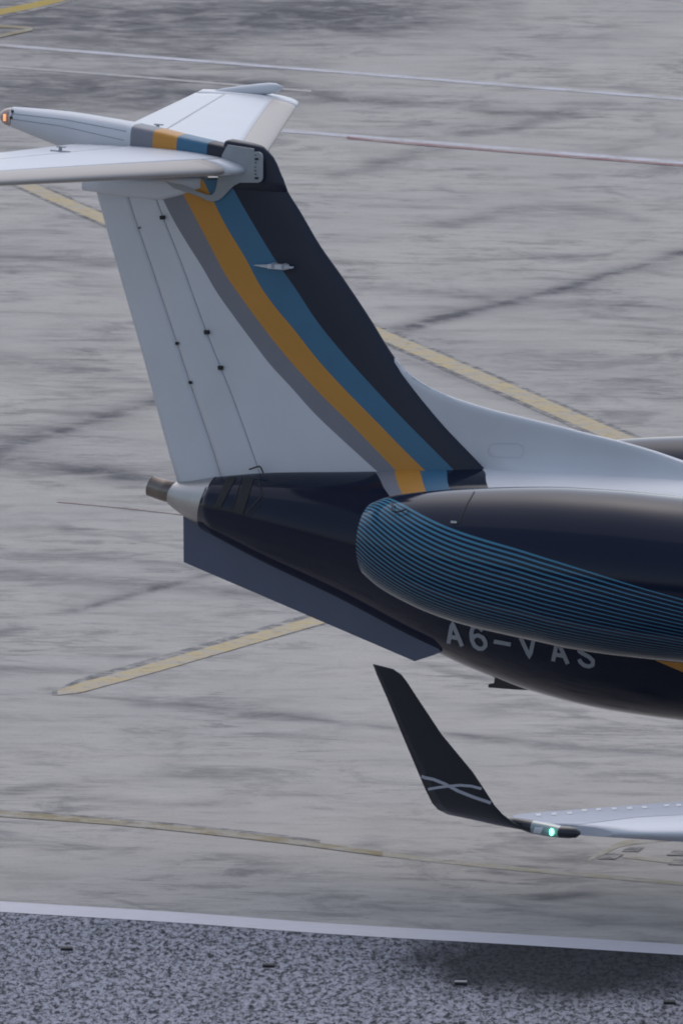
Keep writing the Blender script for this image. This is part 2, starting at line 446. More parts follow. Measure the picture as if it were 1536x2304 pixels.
# lamp blade / antenna on the fin flank
mb = MB()
y0 = -.16
P = [onY(568, 597, y0), onY(655, 602, y0), onY(655, 605, y0), onY(600, 603, y0)]
mb.prism([onY(568, 597, y0), onY(600, 596, y0-.02), onY(655, 601, y0), onY(655, 605, y0), onY(600, 603, y0)], (0, .06, 0))
mb.box(onY(626, 600, y0-.03), (.09, .05, .02)); mb.build('fin_antenna', M['white'], jet, bevel=.004)
mb = MB(); mb.box(onY(617, 597, y0-.05), (.012, .04, .022)); mb.build('fin_antenna_clamp', M['seal'], jet)
mb = MB(); mb.box(onY(640, 599, y0-.05), (.012, .04, .022)); mb.build('fin_antenna_clamp', M['seal'], jet)

# navy cap above the stabiliser
mb = MB(); rows = []
caps_ = [(648, 500, 432), (640, 503, 410), (631, 506, 388), (624, 508, 370), (616, 510, 355), (606, 512, 343), (598, 514, 336)]
for i, (xl, xb, y) in enumerate(caps_):
    L = onY(xl, y); B = onY(xb, y-(xl-xb)*.0); z = L[2]; zb = B[2]
    # aft end stands a little higher than the nose
    lift = 0.055*i/6.
    R_ = []
    for t in np.linspace(0, 1, 20):
        x = L[0]-(L[0]-B[0])*t**1.8; y_ = naca((L[0]-x)/1.95, .088)*1.95*(1 if i < 6 else .92)
        R_.append((x, -y_, z+lift*t))
    R_ += [(p[0], -p[1], p[2]) for p in reversed(R_)]
    rows.append(R_)
top = rows[-1]; cen = np.mean(top, axis=0)
rows.append([(cen[0]+(p[0]-cen[0])*.93, p[1]*.72, p[2]+.012) for p in top])
mb.grid(rows, 0, True, True, (True, True)); mb.build('fin_cap', M['navyflat'], jet, weld=True)

# grey seal plate with slots
YP = -.105
def plate(mb, pts, Y, th, mi=0):
    mb.prism([onY(x, y, Y-th) for x, y in pts], (0, th, 0), mi)
mb = MB()
plate(mb, [(512, 326), (570, 335), (570, 342), (582, 342), (588, 346), (590, 353), (590, 402), (587, 408), (580, 411), (540, 411), (528, 414), (492, 380), (500, 348)], YP, .02)
for a, b in (((575, 349), (3, 2)), ((577, 358), (8, 5)), ((575, 366), (4, 2)), ((574, 376), (3, 2)), ((574, 384), (4, 2)), ((575, 392), (3, 3)), ((577, 401), (8, 5))):
    x, y = a; w, h = b
    plate(mb, [(x-w/2, y-h/2), (x+w/2, y-h/2), (x+w/2, y+h/2), (x-w/2, y+h/2)], YP-.02, .004, 1)
mb.build('seal_plate', [M['seal'], M['dark']], jet)
mb = MB()
U = [((371, 408), (392, 414)), ((392, 424), (410, 417)), ((425, 434), (430, 425)), ((452, 444), (448, 432)), ((465, 451), (462, 437)), ((478, 454), (473, 439)), ((490, 451), (479, 437)),
     ((501, 444), (484, 430)), ((512, 432), (488, 415)), ((526, 418), (490, 400)), ((540, 411), (492, 380))]
rows = []
for o_, i_ in U: rows.append([onY(*o_, -.112), onY(*i_, -.112), onY(*i_, -.10), onY(*o_, -.10)])
mb.grid(rows, 0, False, True, (True, True)); mb.build('seal_trim', M['seal'], jet)

# ---- dorsal fin -------------------------------------------------------
td = [(886, 803), (905, 827), (950, 862), (1000, 887), (1060, 908), (1100, 920), (1180, 940), (1250, 957), (1320, 975), (1390, 992), (1470, 1015), (1536, 1038), (1640, 1072), (1760, 1108)]
tds = [onY(x, y) for x, y in td]; tdx = [p[0] for p in tds]; tdz = [p[2] for p in tds]
mb = MB(); rows = []
z_hi = tdz[0]; z_lo = fus(onY(1100, 1051)[0])[0]+fus(onY(1100, 1051)[0])[1]-.05
ND = 40
for side in (-1, 1):
    rows = []
    for i in range(70):
        s_ = i/69.; R_ = []
        for q in np.linspace(0, 1, 26):
            # q runs from the crown skin to the crest; the rear edge follows the fin's leading edge
            zq = z_lo+(z_hi-z_lo)*q; xr = crv('le', zq)-.03
            X = xr+(tdx[-1]-xr)*s_**1.3
            zt = float(smooth([X], tdx, tdz)[0]) if X > tdx[0] else z_hi
            fz, fr = fus(X); zb = fz+fr-.05
            zz = zb+(zt-zb)*q if s_ > 0 else zq
            # blend so the first column stays on the fin edge
            k_ = min(1, s_/.25); zz = zq*(1-k_)+(zb+(zt-zb)*q)*k_; zz = min(zz, zt)
            h = zz-zb; crest = max(0, min(1, (zt-zz)/.05))
            hw = (.012+.022*math.sqrt(crest))+.10*math.exp(-max(h-.03, 0)/.10)*min(1, max(0, X-xr)/.4)
            R_.append((X, side*hw, zz))
        rows.append(R_)
    mb.grid(rows, 0, True)
    if side < 0: L_ = rows
mb.grid([[r[-1] for r in L_], [r[-1] for r in rows]], 0, True); mb.grid([L_[0], rows[0]], 0, False)
dors = mb.build('dorsal_fin', M['white'], jet, weld=True)
DT = bvh(dors)
mb = MB(); rr = [(1110, 998), (1166, 999), (1176, 1006), (1178, 1020), (1168, 1030), (1108, 1028), (1098, 1020), (1100, 1004), (1110, 998)]
skin_ribbon(mb, DT, rr, 1.2, .003, n=4); mb.build('access_panel_seam', mat('panel_line', (.52, .535, .58), .5), dors)

# ---- tail bullet --------------------------------------------------------
bs = [(20, 240, 286, .095, 2.2), (60, 243, 303, .13, 2.2), (130, 250, 332, .165, 2.3), (220, 264, 366, .17, 2.6), (285, 276, 385, .165, 3.2), (293, 278, 386, .16, 4.5), (343, 289, 387, .15, 5), (397, 302, 390, .14, 5),
      (465, 317, 394, .125, 5), (520, 329, 396, .11, 5)]
keys = [onY(x, (t+b)/2, -w)[0] for x, t, b, w, e in bs]
tz = [onY(x+w*60, t)[2] for x, t, b, w, e in bs]; bz = [onY(x+w*60, b)[2] for x, t, b, w, e in bs]
xs = []
for i in range(len(keys)-1): xs += list(np.linspace(keys[i], keys[i+1], 6, endpoint=False))
xs.append(keys[-1]); rows = []
for X in xs:
    t, b = float(smooth([X], keys, tz)[0]), float(smooth([X], keys, bz)[0])
    w, e = float(np.interp(X, keys, [q[3] for q in bs])), float(np.interp(X, keys, [q[4] for q in bs]))
    c, h = (t+b)/2, (t-b)/2; R_ = []
    for a in np.linspace(0, 2*math.pi, 56, endpoint=False):
        ca, sa = math.cos(a), math.sin(a)
        R_.append((X, -w*math.copysign(abs(sa)**(2/e), sa), c+h*math.copysign(abs(ca)**(2/e), ca)))
    rows.append(R_)
def bmi(i, j):
    k = i//6; return {5: 1, 6: 2, 7: 3, 8: 4}.get(k, 0)
mb = MB(); mb.grid(rows, bmi, True, True, (True, True))
bul = mb.build('tail_bullet', [M['white'], M['grey'], M['orange'], M['blue'], M['navyflat']], jet)
BT = bvh(bul)
mb = MB()
skin_ribbon(mb, BT, [(30, 256), (150, 270), (285, 296)], 1.2, .003); skin_ribbon(mb, BT, [(28, 268), (140, 284), (280, 316)], 1.2, .003)
skin_ribbon(mb, BT, [(26, 246), (29, 256), (24, 266), (23, 284)], 2.2, .003)
mb.build('fairing_seam', M['grey'], bul)
for x, y in ((29, 251), (26, 265)):
    mb = MB(); skin_quad(mb, BT, [(x-3, y-3), (x+3, y-3), (x+3, y+3), (x-3, y+3)], .004, n=3); mb.build('fairing_latch', M['dark'], bul)
mb = MB(); c0 = rows[0]; cc = np.mean(c0, axis=0)
rr2 = []
for q in np.linspace(0, 1, 7):
    k = math.sqrt(max(0, 1-q*q))*.9+.02; rr2.append([(c0[0][0]-.005-.13*q, p[1]*k, cc[2]+(p[2]-cc[2])*k) for p in c0])
mb.grid(rr2, 0, True, True, (False, True)); lampb = mb.build('tail_light', M['lens'], jet)
mb = MB(); b_ = onY(11, 264, -.09); mb.tube([b_+np.array([0, 0, .03]), b_+np.array([0, 0, -.035])], [.014, .014], 8); mb.build('bulb', M['amber'], lampb)

# fixed fairing at the fin top, under the stabiliser
ls = [(184, 398, 428, .10), (230, 398, 434, .12), (290, 398, 442, .13), (355, 398, 449, .12), (400, 396, 440, .10), (450, 394, 425, .09)]
mb = MB(); rows = []
for x, t, b, w in ls:
    T, B = onY(x, t, 0), onY(x+w*60, b, 0); X = onY(x, b, -w)[0]; c, h = (T[2]+B[2])/2, (T[2]-B[2])/2
    rows.append([(X, -w*math.copysign(abs(math.sin(a))**.6, math.sin(a)), c+h*math.copysign(abs(math.cos(a))**.6, math.cos(a))) for a in np.linspace(0, 2*math.pi, 32, endpoint=False)])
mb.grid(rows, 0, True, True, (True, True)); mb.build('fin_tip_fairing', M['white'], jet)

# ---- horizontal stabiliser ------------------------------------------------
SB = 3.75
L0, L1 = np.array([.50, 0, 6.515]), onY(672, 232, SB); T0, T1 = np.array([-1.22, 0, 6.655]), onY(458, 201, SB)
def stab_pt(f, c, up, tk=.105):
    """f span fraction, c chord fraction from the leading edge"""
    L = L0+(L1-L0)*f; T = T0+(T1-T0)*f; v = T-L; ch = np.linalg.norm(v)
    P = L+v*c; P = P+np.array([0, 0, 1])*(1 if up else -1)*max(naca(c, tk)*ch, .004 if c > .5 else 0)
    return P
def stab_surf(mb, f0, f1, c0, c1, sgn, nf=20, nc=14, mi=0, c0b=None, c1b=None, close=True):
    """patch between span fractions f0..f1, chord c0..c1 (c0b, c1b at f1)"""
    c0b = c0 if c0b is None else c0b; c1b = c1 if c1b is None else c1b; out = []
    for up in (True, False):
        rows = []
        for f in np.linspace(f0, f1, nf):
            g = (f-f0)/(f1-f0); a, b = c0+(c0b-c0)*g, c1+(c1b-c1)*g
            R_ = []
            for t in np.linspace(0, 1, nc):
                if c0 == 0: t = t*t
                p = stab_pt(f, a+(b-a)*t, up); R_.append((p[0], f*SB*sgn, p[2]))
            rows.append(R_)
        mb.grid(rows, mi); out.append(rows)
    U_, D_ = out
    if close:
        mb.grid([U_[0], D_[0]], mi, False); mb.grid([U_[-1], D_[-1]], mi, False)
        mb.grid([[a[-1], b[-1]] for a, b in zip(U_, D_)], mi, False)
        if c0 > 0: mb.grid([[a[0], b[0]] for a, b in zip(U_, D_)], mi, False)
for sgn in (1, -1):
    mb = MB()
    stab_surf(mb, 0.02, .93, .14, .70, sgn, c0b=.235, c1b=.70)
    stab_surf(mb, .93, 1.0, 0, 1.0, sgn, nf=3)
    stab_surf(mb, 0.02, .10, 0, .14, sgn, nf=3)
    stab = mb.build('horizontal_stabilizer', M['white'], jet, weld=True)
    mb = MB(); stab_surf(mb, .10, .93, 0, .148, sgn, c1b=.235)
    mb.build('leading_edge', M['tan'], stab, weld=True)
    mb = MB(); stab_surf(mb, .06, .928, .706, 1.0, sgn)
    el = mb.build('elevator', M['white'], stab, weld=True)
    # balance horn pod reaching forward over the tip
    mb = MB(); a = stab_pt(.985, .80, True); b = stab_pt(.965, .25, True)
    p0 = np.array((a[0]-.12, SB*.985*sgn, a[2]-.035)); p1 = np.array((L1[0]-.12, SB*.97*sgn, L1[2]+.155))
    n = 12; pts = [p0+(p1-p0)*t for t in np.linspace(0, 1, n)]
    rad = [.060*math.sqrt(max(.02, 1-(2*abs(t-.5))**4.0))*(.6+.5*t) for t in np.linspace(0, 1, n)]
    mb.tube(pts, rad, 14); mb.build('balance_horn', M['white'], stab)
    # small bracket on the upper skin
    mb = MB(); q = stab_pt(.27, .76, True); q[1] = .27*SB*sgn
    mb.box(q+np.array([0, 0, .02]), (.014, .01, .025)); mb.box(q+np.array([.01, 0, .045]), (.045, .014, .005)); mb.box(q+np.array([0, 0, .004]), (.10, .014, .005))
    mb.build('elevator_bracket', M['seal'], stab)

# ---- engines ------------------------------------------------------------------
ns = [(838, 1130, 1300), (870, 1117, 1325), (920, 1109, 1353), (990, 1102, 1384), (1070, 1098, 1409), (1150, 1096, 1428), (1230, 1096, 1445), (1300, 1099, 1460), (1420, 1108, 1477), (1536, 1120, 1489)]
EY = -2.0
NX, NZ, NR = [], [], []
for x, t, b in ns:
    c = onY(x, (t+b)/2, EY); NX.append(c[0]); NZ.append(c[2]); NR.append((b-t)/2/PPM/1.012)
NX += [NX[-1]+.6, NX[-1]+1.1, NX[-1]+1.45, NX[-1]+1.55]; NZ += [NZ[-1]+.0]*4; NR += [.77, .75, .70, .64]
NA = 160
def nac(x): return float(smooth([x], NX, NZ)[0]), float(smooth([x], NX, NR)[0])
nxs = list(np.linspace(NX[0], NX[-1], 110))
def nac_rows(sgn):
    rows = []
    for x in nxs:
        z, r = nac(x)
        rows.append([(x, sgn*(abs(EY)+r*math.sin(a)), z+r*math.cos(a)) for a in np.linspace(0, 2*math.pi, NA, endpoint=False)])
    return rows
# stripe fan: upper boundary of the stripes as angle over x
mb = MB(); mb.grid(nac_rows(-1), 0, True, True); t_ = mb.build('tmp', M['navy']); NT = bvh(t_); bpy.data.objects.remove(t_)
tb = []
for q in ((872, 1120.5), (895, 1129), (950, 1158), (1030, 1195), (1150, 1231), (1279, 1271), (1400, 1310), (1530, 1347)):
    h, _ = cast(NT, *q); z, r = nac(h[0]); tb.append((h[0], math.atan2(-(h[1]-EY), h[2]-z)))
tb.sort(); TX = [p[0] for p in tb]; TA = [p[1] for p in tb]; TX.append(TX[-1]+1.5); TA.append(TA[-1]+.30)
print('stripe top', [(round(a, 2), round(math.degrees(b), 1)) for a, b in zip(TX, TA)])
_pf = np.polyfit(TX, TA, 5)
def _ta(x): return np.polyval(_pf, x)
print('fit err', [round(math.degrees(float(_ta(a)-b)), 1) for a, b in zip(TX, TA)])
# nacelle paint with lines
def nacelle_mat():
    m = bpy.data.materials.new('striped_nacelle_paint'); m.use_nodes = True; nt = m.node_tree; b = nt.nodes['Principled BSDF']
    N = nt.nodes.new; K = nt.links.new
    uv = N('ShaderNodeUVMap'); uv.uv_map = 'stripe'; sp = N('ShaderNodeSeparateXYZ'); K(uv.outputs[0], sp.inputs[0])
    mu = N('ShaderNodeMath'); mu.operation = 'MULTIPLY'; K(sp.outputs[1], mu.inputs[0]); mu.inputs[1].default_value = 31.0
    fr = N('ShaderNodeMath'); fr.operation = 'FRACT'; K(mu.outputs[0], fr.inputs[0])
    wd = N('ShaderNodeMapRange'); K(sp.outputs[1], wd.inputs[0]); wd.inputs[1].default_value = 0; wd.inputs[2].default_value = 1; wd.inputs[3].default_value = .62; wd.inputs[4].default_value = .0
    lt = N('ShaderNodeMath'); lt.operation = 'LESS_THAN'; fw = N('ShaderNodeMapRange'); K(sp.outputs[0], fw.inputs[0]); fw.inputs[1].default_value = NX[0]; fw.inputs[2].default_value = NX[9]; fw.inputs[3].default_value = 1.0; fw.inputs[4].default_value = .42
    w2 = N('ShaderNodeMath'); w2.operation = 'MULTIPLY'; K(wd.outputs[0], w2.inputs[0]); K(fw.outputs[0], w2.inputs[1])
    K(fr.outputs[0], lt.inputs[0]); K(w2.outputs[0], lt.inputs[1])
    g0 = N('ShaderNodeMath'); g0.operation = 'GREATER_THAN'; K(sp.outputs[1], g0.inputs[0]); g0.inputs[1].default_value = 0.0
    g1 = N('ShaderNodeMath'); g1.operation = 'LESS_THAN'; K(sp.outputs[1], g1.inputs[0]); g1.inputs[1].default_value = 1.0
    a = N('ShaderNodeMath'); a.operation = 'MULTIPLY'; K(lt.outputs[0], a.inputs[0]); K(g0.outputs[0], a.inputs[1])
    c = N('ShaderNodeMath'); c.operation = 'MULTIPLY'; K(a.outputs[0], c.inputs[0]); K(g1.outputs[0], c.inputs[1])
    mx = N('ShaderNodeMix'); mx.data_type = 'RGBA'; K(c.outputs[0], mx.inputs[0]); mx.inputs[6].default_value = (*NAVY, 1); mx.inputs[7].default_value = (.065, .225, .345, 1)
    K(mx.outputs[2], b.inputs['Base Color']); b.inputs['Roughness'].default_value = .10; b.inputs['Specular IOR Level'].default_value = .24; b.inputs['Coat Roughness'].default_value = .06
    return m
NM = nacelle_mat()
for sgn in (-1, 1):
    mb = MB(); mb.grid(nac_rows(sgn), 0, True, True)
    eng = mb.build('engine_nacelle', NM, jet)
    eng['label'] = 'engine nacelle on the camera side with fine blue lines' if sgn < 0 else 'far engine nacelle showing only its top'
    uvl = eng.data.uv_layers.new(name='stripe')
    for poly in eng.data.polygons:
        for li in poly.loop_indices:
            co = eng.data.vertices[eng.data.loops[li].vertex_index].co
            z, r = nac(co.x); a = math.atan2(abs(co.y)-abs(EY), co.z-z); ta = float(_ta(co.x))
            if a < -1.2: a += 2*math.pi
            uvl.data[li].uv = (co.x, (a-ta)/(math.radians(190)-ta))
    # inner exhaust duct and plug, intake lip and fan disc
    mb = MB(); z0, r0_ = nac(nxs[0]); rows = []
    for dx, k in ((0, 1), (0, .95), (.3, .9), (.9, .85)): rows.append([(nxs[0]+dx, sgn*(abs(EY)+k*r0_*math.sin(a)), z0+k*r0_*math.cos(a)) for a in np.linspace(0, 2*math.pi, 48, endpoint=False)])
    mb.grid(rows, 0, True, True, (False, True)); mb.build('exhaust_duct', M['steeld'], eng)
    mb = MB(); z1, r1 = nac(nxs[-1]); rows = []
    for dx, k in ((0, 1), (.04, .96), (.03, .90), (-.1, .86), (-.7, .84)): rows.append([(nxs[-1]+dx, sgn*(abs(EY)+k*r1*math.sin(a)), z1+k*r1*math.cos(a)) for a in np.linspace(0, 2*math.pi, 48, endpoint=False)])
    mb.grid(rows, 0, True, True, (False, True)); mb.build('intake_lip', M['steel'], eng)
    # pylon
    mb = MB(); Xa, Xb = NX[1]+.3, NX[-1]-.6
    poly = [(Xa, 0, NZ[2]-.02), (Xa+.5, 0, NZ[2]+.09), (Xb-.4, 0, NZ[-1]+.10), (Xb, 0, NZ[-1]), (Xb-.4, 0, NZ[-1]-.10), (Xa+.5, 0, NZ[2]-.12)]
    mb.prism([(p[0], sgn*.5, p[2]) for p in poly], (0, sgn*1.0, 0)); mb.build('pylon', M['navy'], eng, bevel=.03)
    if sgn < 0:
        mb = MB(); skin_ribbon(mb, NT, [(1067, 1106), (1053, 1130), (1042, 1152), (1033, 1176)], 2.4, .003, n=10)
        skin_ribbon(mb, NT, [(1033, 1176), (1014, 1176)], 2.2, .003, n=6)
        mb.build('cowl_seam', M['dark'], eng)
        mb = MB(); skin_quad(mb, NT, [(1015, 1173), (1028, 1174), (1028, 1179), (1014, 1178)], .012, n=3); mb.build('cowl_latch', M['seal'], eng)
        mb = MB(); skin_ribbon(mb, NT, [(1102, 1281), (1115, 1284), (1127, 1287)], 3.0, .006, n=3); mb.build('placard', M['blue'], eng)
        mb = MB()
        ps = [cast(NT, x, y, .03)[0] for x, y in ((885, 1133), (886, 1155), (900, 1156), (918, 1150), (921, 1156))]
        mb.tube(ps, .008, 6); mb.build('drain_tube', M['dark'], eng)

# ---- wings ---------------------------------------------------------------------
YT = -10.1; DH = .075; WINGM = mat('shade_toned_wing_white', (.45, .475, .55), .4, var=.05)  # darker aft wing: shading from its curvature is put into the colour
w0 = onY(1292, 1874, YT); wn_ = (0, DH, 1)
le1 = onP(1536, 1879, w0, wn_); te1 = onP(1536, 1803, w0, wn_); te0 = onP(1150, 1833, w0, wn_)
print('wing', w0, le1, te1, te0)
dle = (le1-w0)/(le1[1]-w0[1]); dte = (te1-te0)/(te1[1]-te0[1]) if abs(te1[1]-te0[1]) > .1 else np.array([.2, 1, -DH])
def wing_le(Y): return w0+dle*(Y-w0[1])
def wing_te(Y):
    if Y > te0[1]: return te0+dte*(Y-te0[1])
    t = (Y-te0[1])/(-9.96-te0[1]); e_ = wing_le(-9.96)+np.array([-.75, 0, .0]); return te0+(e_-te0)*min(t, 1)
print('LE dir', dle, 'TE dir', dte)
for sgn in (1, -1):
    # sgn 1: starboard wing (negative Y, camera side)
    mb = MB(); mb2 = MB(); rows = [[], []]; rl = [[], []]
    for k, Y in enumerate(np.linspace(-9.86, -.8, 40)):
        L, T = wing_le(Y), wing_te(Y); v = T-L; ch = np.linalg.norm(v); tk = .09
        for ui, up in enumerate((1, -1)):
            R_, Q_ = [], []
            for t in np.linspace(0, 1, 14):
                c = .42+.58*t; p = L+v*c; R_.append((p[0], sgn*Y, p[2]+up*(naca(c, tk)*ch+.002)))
                c = .42*t*t; p = L+v*c; Q_.append((p[0], sgn*Y, p[2]+up*naca(c, tk)*ch))
            rows[ui].append(R_); rl[ui].append(Q_)
    for r_ in rows: mb.grid(r_)
    mb.grid([rows[0][0], rows[1][0]], 0, False); mb.grid([rows[0][-1], rows[1][-1]], 0, False)
    wing = mb.build('wing', WINGM, jet, weld=True)
    for r_ in rl: mb2.grid(r_)
    mb2.grid([rl[0][0], rl[1][0]], 0, False); mb2.grid([rl[0][-1], rl[1][-1]], 0, False)
    mb2.build('leading_edge', M['white'], wing, weld=True)  # white front of the wing, the lit side of that painted shading
    # vortex generators / flap fasteners: pale patches near the rear edge
    if sgn == 1:
        WT = bvh(wing); mb = MB()
        for x, y in ((1210, 1833), (1245, 1831), (1280, 1829), (1313, 1823), (1345, 1821), (1380, 1819), (1415, 1818), (1448, 1816), (1498, 1812), (1525, 1811)):
            skin_quad(mb, WT, [(x-6, y-1), (x+5, y-2), (x+7, y+3), (x-4, y+4)], .004, n=3)
        if mb.f: mb.build('fastener_patch', mat('bright_white_patch', (.85, .86, .88), .35), wing)
    # winglet: ribs given as pixel pairs (rear edge, front edge) and their Y
    ribs = [((838, 1494), (842, 1494.5), -10.95), ((842, 1504), (884, 1505), -10.93), ((848, 1520), (903, 1518), -10.91), ((856, 1538), (916, 1535), -10.88), ((870, 1570), (936, 1566), -10.84), ((905, 1655), (993, 1652), -10.72),
            ((940, 1738), (1064, 1738), -10.60), ((957, 1778), (1093, 1782), -10.53), ((972, 1808), (1112, 1812), -10.46), ((985, 1822), (1130, 1832), -10.40), ((1008, 1833), (1152, 1850), -10.30), ((1060, 1843), (1175, 1862), -10.22),
            ((1110, 1850), (1222, 1872), -10.16)]
    mb = MB(); rows = []
    for ri, (a, b, Y) in enumerate(ribs):
        P, Q = onY(a[0], a[1], Y), onY(b[0], b[1], Y); v = P-Q; ch = np.linalg.norm(v)
        nrm = np.array([0, 1, .12]) if ri < 9 else np.array([0, 1-.2*(ri-8), .3*(ri-8)+.1]); nrm = nrm/np.linalg.norm(nrm)
        R_ = []
        for t in np.linspace(0, 1, 12): R_.append(Q+v*t*t-nrm*naca(t*t, .075)*ch)
        for t in np.linspace(1, 0, 12)[1:-1]: R_.append(Q+v*t*t+nrm*naca(t*t, .075)*ch)
        rows.append([(p[0], sgn*p[1], p[2]) for p in R_])
    mb.grid(rows, 0, True, True, (True, True)); wl = mb.build('winglet', M['black'], wing)
    if sgn == 1:
        WL = bvh(wl); mb = MB()
        skin_ribbon(mb, WL, [(948, 1746), (955, 1749), (975, 1753), (1000, 1763), (1030, 1779), (1065, 1793), (1095, 1803), (1120, 1813)], 7, .004, n=6)
        skin_ribbon(mb, WL, [(963, 1775), (985, 1771), (1010, 1768), (1035, 1766), (1060, 1768), (1094, 1777)], 6, .006, n=6)
        mb.build('crossed_ribbon_mark', M['ribbon'], wl)
    # tip pod: fairing carrying the lamp
    mb = MB(); rows = []
    tp = [(1130, 1843, 1853, .02), (1160, 1840, 1862, .05), (1200, 1846, 1876, .07), (1235, 1852, 1882, .08), (1262, 1858, 1885, .08), (1280, 1859, 1886, .075), (1295, 1863, 1885, .055), (1303, 1870, 1879, .02)]
    for x, t, b, w in tp:
        c = onY(x, (t+b)/2, YT-.07); h = (b-t)/2/PPM*.95
        rows.append([(c[0], sgn*(c[1]+w*math.sin(a)), c[2]+h*math.cos(a)) for a in np.linspace(0, 2*math.pi, 24, endpoint=False)])
    mb.grid(rows, lambda i, j: 1 if 2 <= i <= 3 else 0, True, True, (True, True))
    pod = mb.build('wing_tip_fairing', [M['black'], M['glass']], wing)
    if sgn == 1:
        mb = MB(); c = onY(1240, 1872, YT-.16); mb.tube([c+np.array([0, 0, q]) for q in (.032, .024, .01, -.01, -.024, -.032)], [.003, .013, .018, .018, .013, .003], 12)
        mb.build('navigation_light', M['green'], pod)
        PT_ = bvh(pod); mb = MB(); skin_quad(mb, PT_, [(1203, 1861), (1222, 1862), (1216, 1875), (1199, 1872)], .006, n=4)
        if mb.f: mb.build('tip_reflector', M['white'], pod)

# ---- landing gear -----------------------------------------------------------------
def wheel(c, r, w, par):
    mb = MB(); n = 32; rows = []
    for dy, k in ((-.5, .55), (-.5, .85), (-.35, .97), (0, 1), (.35, .97), (.5, .85), (.5, .55)):
        rows.append([(c[0]+k*r*math.cos(a), c[1]+dy*w, c[2]+k*r*math.sin(a)) for a in np.linspace(0, 2*math.pi, n, endpoint=False)])
    mb.grid(rows, 0, True, True); wh = mb.build('wheel', M['rubber'], par)
    mb = MB(); rows = []
    for dy, k in ((-.42, .02), (-.42, .5), (-.48, .56), (.48, .56), (.42, .5), (.42, .02)):
        rows.append([(c[0]+k*r*math.cos(a), c[1]+dy*w, c[2]+k*r*math.sin(a)) for a in np.linspace(0, 2*math.pi, n, endpoint=False)])
    mb.grid(rows, 0, True, True); mb.build('rim', M['seal'], wh)
class _G: pass
for (gx, gy) in ((11.0, -2.05), (11.0, 2.05), (23.4, 0)):
    mb = MB(); z, r = fus(gx); rr_ = .36 if gy else .24
    mb.tube([(gx-.1, gy, z-.7*r if gy == 0 else 1.75), (gx, gy, rr_+.1)], [.08, .06], 12); mb.tube([(gx, gy-.3, rr_), (gx, gy+.3, rr_)], .05, 10)
    mb.tube([(gx+.05, gy, 1.2), (gx-.8, gy*.7, 1.9)], .04, 8)
    g = mb.build('landing_gear', M['seal'], jet)
    for s in (-1, 1): wheel((gx, gy+s*(.24 if gy else .16), rr_), rr_, .22 if gy else .14, g)

# ==================================================================== GROUND
def smoothstep(a, b, x):
    t = np.clip((x-a)/(b-a), 0, 1); return t*t*(3-2*t)
# world grid aligned with the view direction so its rows run across the picture
hx = np.array([math.cos(TH), math.sin(TH)]); hy = np.array([-math.sin(TH), math.cos(TH)]); g0 = np.array([AIM[0], AIM[1]])
us = np.linspace(-7.5, 7.5, 301)
vs_ = np.concatenate([np.linspace(-22, 20, 421), np.linspace(20.3, 115, 330)])
U2, V2 = np.meshgrid(us, vs_); GX = g0[0]+hx[0]*U2+hy[0]*V2; GY = g0[1]+hx[1]*U2+hy[1]*V2
G3 = np.stack([GX, GY, np.zeros_like(GX)], -1); gpx, gpy = px_of(G3)
